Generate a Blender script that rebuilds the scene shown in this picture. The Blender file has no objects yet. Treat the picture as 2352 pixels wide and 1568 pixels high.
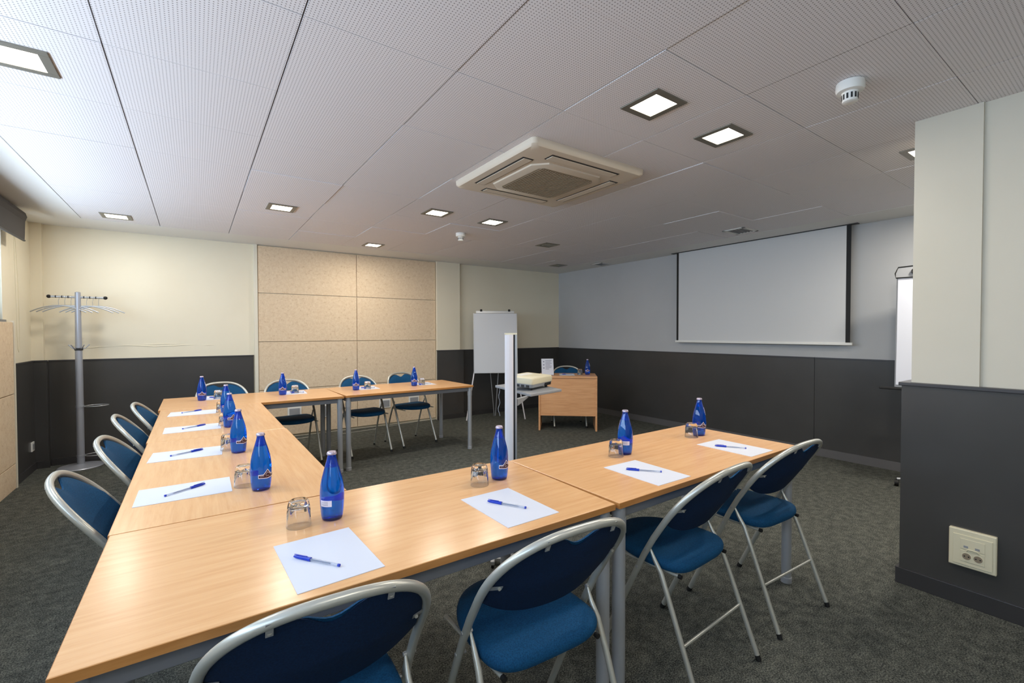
import bpy, math, random
from math import sin, cos, pi, radians as R
from mathutils import Vector, Matrix
random.seed(7)
COL = bpy.context.scene.collection
# ------------------------------------------------------------------ materials
def lin(c):
    o = []
    for v in c:
        v = v / 255.0
        o.append(v / 12.92 if v <= .04045 else ((v + .055) / 1.055) ** 2.4)
    return (*o, 1)
def mat(name, rgb, rough=.5, metal=0, spec=.5, trans=0, ior=1.45, coat=0, emit=None, estr=0):
    m = bpy.data.materials.new(name); m.use_nodes = True
    b = m.node_tree.nodes['Principled BSDF']
    b.inputs['Base Color'].default_value = lin(rgb)
    b.inputs['Roughness'].default_value = rough
    b.inputs['Metallic'].default_value = metal
    b.inputs['Specular IOR Level'].default_value = spec
    b.inputs['Transmission Weight'].default_value = trans
    b.inputs['IOR'].default_value = ior
    b.inputs['Coat Weight'].default_value = coat
    if emit:
        b.inputs['Emission Color'].default_value = lin(emit)
        b.inputs['Emission Strength'].default_value = estr
    return m
def N(m, t, **kw):
    n = m.node_tree.nodes.new(t)
    for k, v in kw.items():
        if k in n.inputs: n.inputs[k].default_value = v
        else: setattr(n, k, v)
    return n
def L(m, a, b): m.node_tree.links.new(a, b)
def ramp(m, fac, stops):
    r = m.node_tree.nodes.new('ShaderNodeValToRGB')
    e = r.color_ramp.elements
    e[0].position, e[0].color = stops[0][0], lin(stops[0][1])
    e[1].position, e[1].color = stops[-1][0], lin(stops[-1][1])
    for p, c in stops[1:-1]:
        x = e.new(p); x.color = lin(c)
    L(m, fac, r.inputs['Fac']); return r.outputs['Color']
def coords(m, scale=(1, 1, 1), obj=True):
    t = m.node_tree.nodes.new('ShaderNodeTexCoord'); mp = m.node_tree.nodes.new('ShaderNodeMapping')
    mp.inputs['Scale'].default_value = scale
    L(m, t.outputs['Object' if obj else 'Generated'], mp.inputs['Vector']); return mp.outputs['Vector']
def bsdf(m): return m.node_tree.nodes['Principled BSDF']
def noisy(m, c1, c2, scale, detail=4, stretch=(1, 1, 1), bump=0, lo=.35, hi=.65, bscale=None):
    v = coords(m, stretch); n = N(m, 'ShaderNodeTexNoise', Scale=scale, Detail=detail)
    L(m, v, n.inputs['Vector']); L(m, ramp(m, n.outputs['Fac'], [(lo, c1), (hi, c2)]), bsdf(m).inputs['Base Color'])
    if bump:
        bp = N(m, 'ShaderNodeBump', Strength=bump, Distance=.002)
        if bscale:
            n2 = N(m, 'ShaderNodeTexNoise', Scale=bscale, Detail=2); L(m, v, n2.inputs['Vector']); L(m, n2.outputs['Fac'], bp.inputs['Height'])
        else: L(m, n.outputs['Fac'], bp.inputs['Height'])
        L(m, bp.outputs['Normal'], bsdf(m).inputs['Normal'])
    return m
M = {}
M['cream'] = noisy(mat('cream_paint', (232, 223, 200), .6), (230, 221, 198), (234, 226, 204), 1.5, bump=.05, bscale=120)
M['cream_trim'] = mat('cream_trim_paint', (228, 222, 204), .5)
M['column_paint'] = noisy(mat('pale_column_paint', (204, 198, 182), .6), (202, 196, 180), (206, 200, 185), 1.5, bump=.04, bscale=120)
M['grey_wall'] = noisy(mat('cool_grey_paint', (186, 187, 188), .6), (183, 184, 185), (189, 190, 191), 1.2, bump=.04, bscale=120)
M['dado'] = noisy(mat('charcoal_laminate', (68, 67, 66), .29), (65, 64, 63), (70, 69, 68), 2, bump=.03, bscale=60)
M['dado_cap'] = mat('charcoal_cap_rail', (66, 65, 68), .35)
M['base'] = mat('dark_baseboard', (58, 57, 58), .35)
M['base_grey'] = mat('grey_baseboard', (96, 94, 94), .4)
M['carpet'] = mat('charcoal_carpet', (62, 64, 58), .95, spec=.1)
def carpet():
    m = M['carpet']; v = coords(m)
    n1 = N(m, 'ShaderNodeTexNoise', Scale=170.0, Detail=3.0); n2 = N(m, 'ShaderNodeTexNoise', Scale=22.0, Detail=3.0)
    L(m, v, n1.inputs['Vector']); L(m, v, n2.inputs['Vector'])
    mx = N(m, 'ShaderNodeMath', operation='MULTIPLY_ADD'); L(m, n2.outputs['Fac'], mx.inputs[0]); mx.inputs[1].default_value = .35; L(m, n1.outputs['Fac'], mx.inputs[2])
    L(m, ramp(m, mx.outputs[0], [(.48, (44, 46, 45)), (.66, (77, 79, 75)), (.85, (116, 117, 108))]), bsdf(m).inputs['Base Color'])
    bp = N(m, 'ShaderNodeBump', Strength=.6, Distance=.004); L(m, n1.outputs['Fac'], bp.inputs['Height']); L(m, bp.outputs['Normal'], bsdf(m).inputs['Normal'])
carpet()
def wood(name, c1, c2, c3, rough):
    m = mat(name, c2, rough, spec=.5)
    v = coords(m, (1.1, 14, 14)); n = N(m, 'ShaderNodeTexNoise', Scale=3.2, Detail=7.0, Roughness=.62, Distortion=.35)
    L(m, v, n.inputs['Vector'])
    v2 = coords(m, (6, 160, 160)); n2 = N(m, 'ShaderNodeTexNoise', Scale=2.0, Detail=2.0); L(m, v2, n2.inputs['Vector'])
    mx = N(m, 'ShaderNodeMath', operation='MULTIPLY_ADD'); L(m, n2.outputs['Fac'], mx.inputs[0]); mx.inputs[1].default_value = .22; L(m, n.outputs['Fac'], mx.inputs[2])
    L(m, ramp(m, mx.outputs[0], [(.42, c1), (.6, c2), (.8, c3)]), bsdf(m).inputs['Base Color'])
    return m
M['beech'] = wood('beech_laminate', (219, 166, 113), (226, 175, 123), (231, 183, 132), .24)
M['beech_edge'] = wood('beech_edge_band', (176, 118, 62), (186, 128, 70), (196, 138, 80), .35)
M['desk_wood'] = wood('desk_beech_laminate', (206, 150, 104), (217, 162, 115), (225, 172, 126), .35)
M['panel'] = mat('acoustic_fibre_board', (214, 186, 150), .85, spec=.15)
def fibre():
    m = M['panel']; v = coords(m, (1, 1, 1)); n = N(m, 'ShaderNodeTexNoise', Scale=26.0, Detail=6.0, Roughness=.7); L(m, v, n.inputs['Vector'])
    vo = N(m, 'ShaderNodeTexVoronoi', Scale=60.0); L(m, v, vo.inputs['Vector'])
    mx = N(m, 'ShaderNodeMath', operation='MULTIPLY_ADD'); L(m, vo.outputs['Distance'], mx.inputs[0]); mx.inputs[1].default_value = .25; L(m, n.outputs['Fac'], mx.inputs[2])
    L(m, ramp(m, mx.outputs[0], [(.35, (192, 166, 136)), (.52, (219, 196, 166)), (.8, (228, 208, 180))]), bsdf(m).inputs['Base Color'])
    bp = N(m, 'ShaderNodeBump', Strength=.3, Distance=.002); L(m, mx.outputs[0], bp.inputs['Height']); L(m, bp.outputs['Normal'], bsdf(m).inputs['Normal'])
fibre()
M['plaster'] = mat('ceiling_plaster', (226, 226, 224), .7)
M['tile'] = mat('perforated_tile', (224, 221, 224), .7)
def tile():
    m = M['tile']; v = coords(m)
    sp = N(m, 'ShaderNodeSeparateXYZ'); L(m, v, sp.inputs[0]); outs = []
    for ax in (0, 1):
        a = N(m, 'ShaderNodeMath', operation='MULTIPLY'); L(m, sp.outputs[ax], a.inputs[0]); a.inputs[1].default_value = 2 * pi / .0125
        s = N(m, 'ShaderNodeMath', operation='SINE'); L(m, a.outputs[0], s.inputs[0]); outs.append(s.outputs[0])
    p = N(m, 'ShaderNodeMath', operation='ADD'); L(m, outs[0], p.inputs[0]); L(m, outs[1], p.inputs[1])
    hf = N(m, 'ShaderNodeMath', operation='MULTIPLY'); L(m, p.outputs[0], hf.inputs[0]); hf.inputs[1].default_value = .5
    L(m, ramp(m, hf.outputs[0], [(.55, (232, 229, 232)), (.75, (150, 145, 147))]), bsdf(m).inputs['Base Color'])
tile()
M['seam'] = mat('ceiling_void', (70, 64, 62), .9)
M['chrome'] = mat('silver_tube', (190, 190, 182), .33, metal=.5)
M['leg_metal'] = mat('grey_steel_leg', (168, 171, 176), .35, metal=.35)
M['apron'] = mat('grey_steel_apron', (118, 120, 126), .42, metal=.2)
M['fabric'] = noisy(mat('petrol_blue_fabric', (16, 78, 122), .8, spec=.25), (11, 60, 96), (17, 78, 120), 260, bump=.25)
M['back_shell'] = noisy(mat('navy_back_fabric', (8, 34, 66), .75, spec=.3), (7, 30, 60), (11, 40, 74), 260, bump=.15)
M['rubber'] = mat('black_rubber', (22, 22, 23), .6)
M['white_plastic'] = mat('white_plastic', (232, 231, 226), .4)
M['cream_plastic'] = mat('cream_plastic', (222, 214, 186), .4)
M['grey_plastic'] = mat('grey_plastic', (150, 152, 156), .45)
M['dark_plastic'] = mat('dark_plastic', (36, 37, 40), .45)
M['paper'] = mat('white_paper', (214, 217, 228), .7)
M['ink'] = mat('blue_ink_plastic', (14, 52, 176), .3)
M['ink_line'] = mat('ink_refill', (24, 28, 70), .4)
M['print'] = mat('grey_print', (120, 120, 140), .7)
M['grille'] = mat('dusty_grille', (142, 128, 108), .7)
M['ac'] = mat('warm_white_casing', (214, 202, 184), .45)
M['light_frame'] = mat('brushed_light_frame', (132, 128, 118), .45, metal=.4)
M['diffuser'] = mat('lit_diffuser', (255, 250, 232), .5, emit=(255, 246, 222), estr=9)
M['off_diffuser'] = mat('unlit_diffuser', (110, 110, 108), .25)
M['screen'] = mat('projection_screen_fabric', (212, 213, 214), .8)
M['black'] = mat('matt_black', (18, 17, 16), .6)
M['white_board'] = mat('whiteboard_surface', (205, 208, 213), .3)
M['alu'] = mat('satin_aluminium', (186, 188, 190), .35, metal=.6)
M['white_metal'] = mat('white_lacquered_metal', (228, 226, 230), .3)
M['coat'] = mat('silver_lacquer', (168, 172, 182), .35, metal=.35)
M['blind'] = mat('charcoal_blind_fabric', (62, 58, 56), .8)
M['maroon'] = mat('maroon_label', (62, 22, 40), .5)
M['label_white'] = mat('label_white', (232, 226, 240), .5)
M['label_blue'] = mat('label_blue', (28, 60, 170), .5)
M['cap'] = mat('silver_bottle_cap', (190, 178, 196), .35, metal=.6)
M['window_frame'] = mat('grey_window_frame', (120, 122, 126), .4, metal=.3)
def glassy(name, rgb, ior, rough=0.0):
    m = bpy.data.materials.new(name); m.use_nodes = True; nt = m.node_tree
    nt.nodes.remove(nt.nodes['Principled BSDF']); out = nt.nodes['Material Output']
    g = nt.nodes.new('ShaderNodeBsdfGlass'); g.inputs['Color'].default_value = lin(rgb); g.inputs['IOR'].default_value = ior; g.inputs['Roughness'].default_value = rough
    nt.links.new(g.outputs[0], out.inputs['Surface']); return m
M['glass'] = glassy('clear_glass', (250, 250, 250), 1.45)
def bottle_glass():
    m = bpy.data.materials.new('cobalt_glass'); m.use_nodes = True; nt = m.node_tree
    b = nt.nodes['Principled BSDF']; b.inputs['Base Color'].default_value = lin((22, 104, 226)); b.inputs['Roughness'].default_value = .03
    b.inputs['Transmission Weight'].default_value = .86; b.inputs['IOR'].default_value = 1.36; b.inputs['Coat Weight'].default_value = .4
    v = coords(m); sp = N(m, 'ShaderNodeSeparateXYZ'); L(m, v, sp.inputs[0])
    mr = N(m, 'ShaderNodeMapRange'); L(m, sp.outputs[2], mr.inputs[0]); mr.inputs[1].default_value = 0; mr.inputs[2].default_value = .012
    L(m, ramp(m, mr.outputs[0], [(0.2, (50, 24, 150)), (1.0, (8, 112, 246))]), b.inputs['Base Color'])
    return m
M['bottle'] = bottle_glass()
def pane():
    m = bpy.data.materials.new('window_pane'); m.use_nodes = True; nt = m.node_tree; nt.nodes.remove(nt.nodes['Principled BSDF'])
    t = nt.nodes.new('ShaderNodeBsdfTransparent'); t.inputs[0].default_value = (.93, .96, .97, 1); g = nt.nodes.new('ShaderNodeBsdfGlossy'); g.inputs['Roughness'].default_value = .02
    mx = nt.nodes.new('ShaderNodeMixShader'); mx.inputs[0].default_value = .07
    nt.links.new(t.outputs[0], mx.inputs[1]); nt.links.new(g.outputs[0], mx.inputs[2]); nt.links.new(mx.outputs[0], nt.nodes['Material Output'].inputs['Surface']); return m
M['pane'] = pane()
M['barrel'] = mat('clear_pen_barrel', (190, 200, 220), .2)
bsdf(M['barrel']).inputs['Alpha'].default_value = .4
M['holder'] = pane(); M['holder'].name = 'clear_acrylic'
# ------------------------------------------------------------------ mesh builder
class MB:
    def __init__(s): s.v = []; s.f = []
    def add(s, vs, fs):
        o = len(s.v); s.v += [tuple(v) for v in vs]; s.f += [tuple(i + o for i in f) for f in fs]; return s
    def box(s, x0, x1, y0, y1, z0, z1):
        return s.add([(x0, y0, z0), (x1, y0, z0), (x1, y1, z0), (x0, y1, z0), (x0, y0, z1), (x1, y0, z1), (x1, y1, z1), (x0, y1, z1)],
                     [(3, 2, 1, 0), (4, 5, 6, 7), (0, 1, 5, 4), (1, 2, 6, 5), (2, 3, 7, 6), (3, 0, 4, 7)])
    def tube(s, pts, r, seg=12, closed=False):
        P = [Vector(p) for p in pts]; n = len(P); rr = r if isinstance(r, (list, tuple)) else [r] * n
        T = []
        for i in range(n):
            a = P[(i - 1) % n] if (closed or i > 0) else P[i]; b = P[(i + 1) % n] if (closed or i < n - 1) else P[i]
            T.append((b - a).normalized())
        u = T[0].orthogonal().normalized(); vs = []; fs = []
        for i in range(n):
            if i: u = (T[i - 1].rotation_difference(T[i]) @ u); u = (u - T[i] * u.dot(T[i])).normalized()
            w = T[i].cross(u)
            for k in range(seg):
                a = 2 * pi * k / seg; vs.append(P[i] + (u * cos(a) + w * sin(a)) * rr[i])
        for i in range(n if closed else n - 1):
            j = (i + 1) % n
            for k in range(seg): fs.append((i * seg + k, i * seg + (k + 1) % seg, j * seg + (k + 1) % seg, j * seg + k))
        if not closed: fs.append(tuple(reversed(range(seg)))); fs.append(tuple((n - 1) * seg + k for k in range(seg)))
        return s.add(vs, fs)
    def lathe(s, prof, seg=24, c=(0, 0, 0), cap=True):
        vs = []; fs = []
        for r, z in prof:
            for k in range(seg):
                a = 2 * pi * k / seg; vs.append((c[0] + r * cos(a), c[1] + r * sin(a), c[2] + z))
        for i in range(len(prof) - 1):
            for k in range(seg): fs.append((i * seg + k, i * seg + (k + 1) % seg, (i + 1) * seg + (k + 1) % seg, (i + 1) * seg + k))
        if cap: fs.append(tuple(reversed(range(seg)))); fs.append(tuple((len(prof) - 1) * seg + k for k in range(seg)))
        return s.add(vs, fs)
    def rings(s, rings, cap=True):
        n = len(rings[0]); vs = [p for r in rings for p in r]; fs = []
        for i in range(len(rings) - 1):
            for k in range(n): fs.append((i * n + k, i * n + (k + 1) % n, (i + 1) * n + (k + 1) % n, (i + 1) * n + k))
        if cap: fs.append(tuple(reversed(range(n)))); fs.append(tuple((len(rings) - 1) * n + k for k in range(n)))
        return s.add(vs, fs)
    def prism(s, out, z0, z1):
        return s.rings([[(x, y, z0) for x, y in out], [(x, y, z1) for x, y in out]])
    def xf(s, m): s.v = [tuple(m @ Vector(v)) for v in s.v]; return s
def build(name, mb, m, parent=None, smooth=False, bevel=0, loc=None, rot=None, seg=2):
    me = bpy.data.meshes.new(name); me.from_pydata(mb.v, [], mb.f); me.validate(); me.update()
    ms = m if isinstance(m, list) else [m]
    for x in ms: me.materials.append(x)
    if smooth:
        for p in me.polygons: p.use_smooth = True
        try: me.set_sharp_from_angle(angle=R(38))
        except Exception: pass
    o = bpy.data.objects.new(name, me); COL.objects.link(o)
    if parent: o.parent = parent
    if loc: o.location = loc
    if rot: o.rotation_euler = rot
    if bevel:
        b = o.modifiers.new('bevel', 'BEVEL'); b.width = bevel; b.segments = seg; b.limit_method = 'ANGLE'; b.angle_limit = R(40)
    return o
def empty(name, loc=(0, 0, 0), rz=0):
    o = bpy.data.objects.new(name, None); COL.objects.link(o); o.location = loc; o.rotation_euler = (0, 0, rz); o.empty_display_size = .1; return o
def tag(o, label=None, cat=None, group=None, kind=None):
    if label: o['label'] = label
    if cat: o['category'] = cat
    if group: o['group'] = group
    if kind: o['kind'] = kind
    return o
def copy_tree(o, parent=None):
    c = o.copy(); COL.objects.link(c)
    if parent: c.parent = parent
    for ch in list(o.children): copy_tree(ch, c)
    return c
def B(*a): return MB().box(*a)
def rrect(w, d, r, n=6, cx=0, cy=0):
    pts = []
    for sx, sy, a0 in ((1, 1, 0), (-1, 1, 90), (-1, -1, 180), (1, -1, 270)):
        for k in range(n + 1):
            a = R(a0 + 90 * k / n); pts.append((cx + sx * (w / 2 - r) + r * cos(a), cy + sy * (d / 2 - r) + r * sin(a)))
    return pts
# ------------------------------------------------------------------ room
HC = 2.45; LX = -1.33; FY = 6.49; RX = 5.594; NY = -2.5
def struct(name, mb, m, parent=None, **k):
    o = build(name, mb, m, parent, **k)
    if not parent: o['kind'] = 'structure'
    return o
struct('floor', B(LX - .15, RX + .15, NY - .15, FY + .15, -.05, 0), M['carpet'])
WZ0, WZ1, WY0, WY1 = 1.46, 2.22, -1.8, 5.62
wl = MB(); wl.box(LX - .15, LX, NY, FY, 0, WZ0).box(LX - .15, LX, NY, FY, WZ1, HC + .1).box(LX - .15, LX, WY1, FY, WZ0, WZ1).box(LX - .15, LX, NY, WY0, WZ0, WZ1)
wall_left = struct('wall_left', wl, M['cream'])
struct('trim_4', B(LX, -1.245, 6.43, FY, 0, HC), M['cream'])
def wains(name, x0, x1, y0, y1, top, cx=(0, 0, 0, 0), m='dado', mc='dado_cap'):
    t = struct(name, B(x0, x1, y0, y1, 0, top), M[m], bevel=.002)
    struct('cap_rail', B(x0 - cx[0], x1 + cx[1], y0 - cx[2], y1 + cx[3], top, top + .013), M[mc], t)
    return t
wains('trim_5', LX, -1.315, 5.742, 6.408, 1.067, (0, .006, 0, 0))
wains('trim_6', LX, -1.22, 6.408, 6.43, 1.067, (0, .005, .005, 0))
struct('baseboard_left', B(-1.315, -1.303, 5.742, 6.396, 0, .07), M['base'])
struct('baseboard_corner', B(-1.315, -1.208, 6.396, 6.408, 0, .07), M['base'])
struct('trim_1', B(LX, -1.285, 5.708, 5.74, 0, 1.46), M['cream_trim'])
struct('wall_far', B(LX - .15, RX + .15, FY, FY + .15, -.05, HC + .1), M['cream'])
struct('trim_12', B(-1.245, -1.22, 6.43, FY - .0155, 0, 1.067), M['dado'])
wains('trim_7', -1.22, .600, FY - .015, FY, 1.065, (0, .002, .007, 0))
wains('trim_8', 3.53, RX - .015, FY - .015, FY, 1.065, (0, 0, .007, 0))
struct('trim_2', B(.61, .65, FY - .035, FY, 0, HC), M['cream_trim'], bevel=.003)
struct('trim_3', B(3.075, 3.475, FY - .06, FY, 0, HC), M['cream'])
wains('trim_9', 3.066, 3.528, FY - .085, FY - .06, 1.068, (.006, .006, .007, 0))
struct('baseboard_far', B(-1.208, .602, FY - .028, FY - .015, 0, .07), M['base'])
struct('baseboard_pilaster', B(3.06, 3.54, FY - .099, FY - .085, 0, .07), M['base'])
struct('baseboard_far_right', B(3.545, RX - .03, FY - .028, FY - .015, 0, .07), M['base'])
pk = MB()
for seg_ in ([(-1.10, 1.235), (-1.03, 1.222), (-.98, 1.228), (-.95, 1.20), (-.90, 1.196), (-.83, 1.205), (-.74, 1.203)], [(-1.12, 1.218), (-1.05, 1.226), (-1.0, 1.214)], [(-.70, 1.21), (-.60, 1.218), (-.50, 1.212), (-.42, 1.206), (-.36, 1.200), (-.28, 1.207), (-.20, 1.205), (-.10, 1.214), (.0, 1.212)], [(-.50, 1.226), (-.38, 1.223), (-.28, 1.229), (-.1, 1.226)], [(.08, 1.205), (.14, 1.208), (.20, 1.204)]):
    pk.tube([(x, FY - .0005, z) for x, z in seg_], [.0005] + [.0045] * (len(seg_) - 2) + [.0005], 6)
build('peeling_paint', pk, M['cream'], bpy.data.objects['wall_far'], smooth=True)
# acoustic panels on the far wall
rows = [(.035, .625), (.632, 1.236), (1.243, 1.848), (1.855, 2.44)]; rn = ['bottom', 'second-lowest', 'second-highest', 'top']
for ci, (x0, x1) in enumerate(((.655, 1.862), (1.868, 3.062))):
    for ri, (z0, z1) in enumerate(rows):
        o = build('acoustic_panel', B(x0, x1, FY - .025, FY - .0005, z0, z1), M['panel'], bevel=.002)
        tag(o, 'beige fibre acoustic panel on the far wall, %s row, %s column' % (rn[ri], ['left', 'right'][ci]), 'wall panel', 'beige acoustic panels on the far wall')
for ri, (z0, z1) in enumerate(((.0, .213), (.219, .820), (.826, 1.445))):
    o = build('acoustic_panel', B(LX + .0005, -1.29, 4.5, 5.705, z0 + .002, z1), M['panel'], bevel=.002)
    tag(o, 'beige fibre acoustic panel below the left window, %s' % ['cut strip at the floor', 'middle one', 'topmost one'][ri], 'wall panel', 'beige acoustic panels below the window')
struct('wall_right', MB().box(RX, RX + .15, NY, FY, -.05, HC + .1), M['grey_wall'])
wains('trim_10', RX - .015, RX, NY, 2.19, 1.06, (.007, 0, 0, 0))
wains('trim_11', RX - .015, RX, 2.194, FY, 1.06, (.007, 0, 0, 0))
struct('baseboard_right', B(RX - .03, RX - .015, NY, FY - .03, 0, .085), M['base_grey'])
# partition at the right of the frame
wn = struct('wall_partition', MB().box(3.12, 3.36, .51, .765, 0, HC).box(3.135, 3.36, NY, .51, 0, HC), M['column_paint'])
struct('wainscot', B(3.10, 3.38, NY, .80, 0, 1.062), M['dado'], wn)
struct('cap_rail', B(3.09, 3.39, NY, .812, 1.062, 1.08), M['dado_cap'], wn, bevel=.003)
struct('baseboard_partition', MB().box(3.086, 3.10, NY, .814, 0, .085).box(3.10, 3.394, .80, .814, 0, .085), M['base'], bevel=.002)
struct('wall_near', B(LX - .15, RX + .15, NY - .15, NY, -.05, HC + .1), M['cream'])
# ceiling: plaster border with a field of perforated tiles
ceil = struct('ceiling', MB().box(LX - .15, -.88, NY, FY, HC - .001, HC + .1).box(5.126, RX + .15, NY, FY, HC - .001, HC + .1).box(-.88, 5.126, 5.933, FY, HC - .001, HC + .1), M['plaster'])
struct('tile_backing', B(-.88, 5.126, NY, 5.933, HC + .012, HC + .1), M['seam'], ceil)
tl = MB()
for i in range(10):
    for j in range(14):
        x0 = -.877 + .6 * i; y1 = 5.93 - .6 * j; dz = random.choice((0, 0, 0, 0, .001, -.0015, .002)); 
        if (i, j) in ((2, 3), (3, 0), (4, 1), (5, 2), (8, 5), (6, 6)): dz = -.004
        tl.box(x0 + .0028, x0 + .6 - .0028, y1 - .6 + .0016, y1 - .0016, HC + dz, HC + .012)
struct('perforated_tiles', tl, M['tile'], ceil)
# window and blind
wf = MB(); X0, X1 = LX - .10, LX - .03
wf.box(X0, X1, WY0, WY1, WZ0, WZ0 + .06).box(X0, X1, WY0, WY1, WZ1 - .05, WZ1).box(X0, X1, WY1 - .06, WY1, WZ0, WZ1).box(X0, X1, WY0, WY0 + .06, WZ0, WZ1)
yy = WY1 - .06
for k in range(1, 6): y = WY1 - k * (WY1 - WY0) / 6; wf.box(X0, X1, y - .035, y + .035, WZ0, WZ1)
win = struct('window_1', wf, M['window_frame'], bevel=.004)
struct('pane', B(LX - .07, LX - .065, WY0 + .05, WY1 - .05, WZ0 + .05, WZ1 - .04), M['pane'], win)
struct('sill', B(LX - .03, LX + .02, WY0, WY1 + .01, WZ0 - .012, WZ0 + .006), M['window_frame'], win)
bl = empty('roller_blind', (LX, 0, 2.17)); tag(bl, 'dark grey roller blind rolled up above the left window', 'blind')
out = [(0.0, .245), (0.0, .235), (.09, .25), (.125, .235), (.135, .20), (.122, .16), (.118, .04), (.116, .0), (.112, .0), (.108, .15), (.0, .15)]
def extr(out, y0, y1): return MB().rings([[(x, y0, z) for x, z in out], [(x, y1, z) for x, z in out]])
build('blind_fabric', extr(out, WY0 - .1, 5.74), M['blind'], bl)
build('bottom_rail', B(.106, .122, WY0 - .1, 5.74, -.014, .0), M['dark_plastic'], bl, bevel=.003)
build('bead_chain', MB().tube([(.03, 5.76, .16), (.035, 5.80, .03), (.03, 5.85, -.5), (.03, 5.86, -.85), (.03, 5.875, -.96), (.03, 5.90, -.99), (.03, 5.93, -.95), (.03, 5.935, -.8), (.03, 5.92, -.4), (.03, 5.87, .0), (.03, 5.77, .15)], .0022, 6), M['cream_plastic'], bl)
# ------------------------------------------------------------------ ceiling fixtures
def square_light(x, y, lit, label):
    t = empty('ceiling_light', (x, y, HC)); tag(t, label, 'ceiling light', 'square recessed downlights')
    a, b = .112, .078; fr = MB()
    fr.box(-a, a, -a, -b, -.006, .004).box(-a, a, b, a, -.006, .004).box(-a, -b, -b, b, -.006, .004).box(b, a, -b, b, -.006, .004)
    build('frame', fr, M['light_frame'], t, bevel=.0015)
    build('diffuser', B(-b, b, -b, b, -.0035, .003), M['diffuser'] if lit else M['off_diffuser'], t)
    if lit:
        l = bpy.data.lights.new('lamp', 'AREA'); l.shape = 'SQUARE'; l.size = .15; l.energy = lit; l.color = (1, .93, .82)
        o = bpy.data.objects.new('lamp', l); COL.objects.link(o); o.parent = t; o.location = (0, 0, -.009)
W_L = 6.5
square_light(-.573, 2.635, W_L, 'lit square downlight at the left edge, above the left row of chairs')
square_light(-.59, 5.66, W_L, 'lit square downlight in the far left corner above the coat stand')
square_light(.64, 4.46, 9, 'lit square downlight second from left, between two ceiling seams')
square_light(1.84, 3.84, 9, 'lit square downlight left of a matching pair beyond the air conditioner')
square_light(2.45, 3.85, 9, 'lit square downlight just in front of the far smoke detector')
square_light(1.85, 5.69, 9, 'lit square downlight above the joint of the acoustic panels')
square_light(1.84, 1.435, W_L, 'lit square downlight nearest to the viewer right of centre')
square_light(2.447, 1.435, W_L, 'lit square downlight between the near downlight and the near smoke detector')
square_light(3.67, .835, 11, 'lit square downlight half hidden behind the right partition')
square_light(3.65, 4.45, 0, 'unlit square downlight beyond the air conditioner')
square_light(4.89, 5.69, 0, 'unlit square downlight in the far right corner')
for x, y, e, wd in ((.64, -.4, W_L, 'behind the viewer, the left one'), (1.84, -1.0, W_L, 'behind the viewer, the right one'), (4.89, .835, 13, 'behind the partition, close to the right wall'), (3.67, -.4, 9, 'behind the partition, farthest back'), (4.89, -.4, 10, 'behind the partition in the back corner')):
    square_light(x, y, e, 'added fill downlight ' + wd)  # unseen downlights added off-frame to brighten the room, mainly its right side
def air_vent(x, y, sx, sy, label):
    t = empty('ceiling_vent', (x, y, HC)); tag(t, label, 'air vent')
    fr = MB(); fr.box(-sx, sx, -sy, -sy + .03, -.008, 0).box(-sx, sx, sy - .03, sy, -.008, 0).box(-sx, -sx + .03, -sy, sy, -.008, 0).box(sx - .03, sx, -sy, sy, -.008, 0)
    build('frame', fr, M['plaster'], t, bevel=.002)
    build('backing', B(-sx + .02, sx - .02, -sy + .02, sy - .02, -.002, .0), M['seam'], t)
    sl = MB(); n = 5
    for k in range(n): yq = -sy + .05 + k * (2 * sy - .1) / (n - 1); sl.box(-sx + .03, sx - .03, yq - .006, yq + .006, -.007, -.002)
    build('slats', sl, M['grey_plastic'], t)
air_vent(5.38, 5.2, .12, .12, 'pale slatted ceiling vent near the grey right wall')
air_vent(4.87, 2.65, .15, .12, 'square ceiling vent in front of the projection screen')
def smoke(x, y, label):
    t = empty('smoke_detector', (x, y, HC)); tag(t, label, 'smoke detector')
    build('base', MB().lathe([(.052, 0), (.054, -.012), (.054, -.03), (.05, -.04), (.034, -.044)][::-1], 32), M['white_plastic'], t, smooth=True)
    build('sensor_head', MB().lathe([(.022, -.088), (.029, -.084), (.030, -.05), (.034, -.04)], 32), M['white_plastic'], t, smooth=True)
    sl = MB()
    for k in range(12):
        a = 2 * pi * k / 12; q = B(.0285, .0308, -.0035, .0035, -.075, -.052); q.xf(Matrix.Rotation(a, 4, 'Z')); sl.add(q.v, q.f)
    build('slots', sl, M['dark_plastic'], t)
smoke(2.396, .812, 'white smoke detector nearer to the viewer, on the right ceiling')
smoke(2.425, 4.466, 'small white smoke detector farther away, near the far pair of downlights')
# air conditioner cassette
ac = empty('air_conditioner', (2.048, 2.51, HC)); tag(ac, 'square cream four-way ceiling cassette air conditioner', 'air conditioner')
def sqring(w, r, z): return [(x, y, z) for x, y in rrect(w, w, r)]
build('casing', MB().rings([sqring(.86, .05, -.046), sqring(.925, .035, -.043), sqring(.945, .03, -.032), sqring(.95, .03, -.012), sqring(.95, .03, 0)]), M['ac'], ac, smooth=True)
def oct_(w, c, z): h = w / 2; return [(h, -h + c, z), (h, h - c, z), (h - c, h, z), (-h + c, h, z), (-h, h - c, z), (-h, -h + c, z), (-h + c, -h, z), (h - c, -h, z)]
build('intake_frame', MB().rings([oct_(.58, .075, -.058), oct_(.60, .08, -.054), oct_(.61, .082, -.044)]), M['ac'], ac, smooth=True)
g = MB().rings([oct_(.47, .03, -.0605), oct_(.48, .03, -.057)])
build('intake_grille', g, M['grille'], ac)
gs = MB()
for k in range(23): xq = -.22 + k * .02; gs.box(xq - .003, xq + .003, -.225, .225, -.063, -.060)
build('grille_bars', gs, M['grille'], ac)
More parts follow.
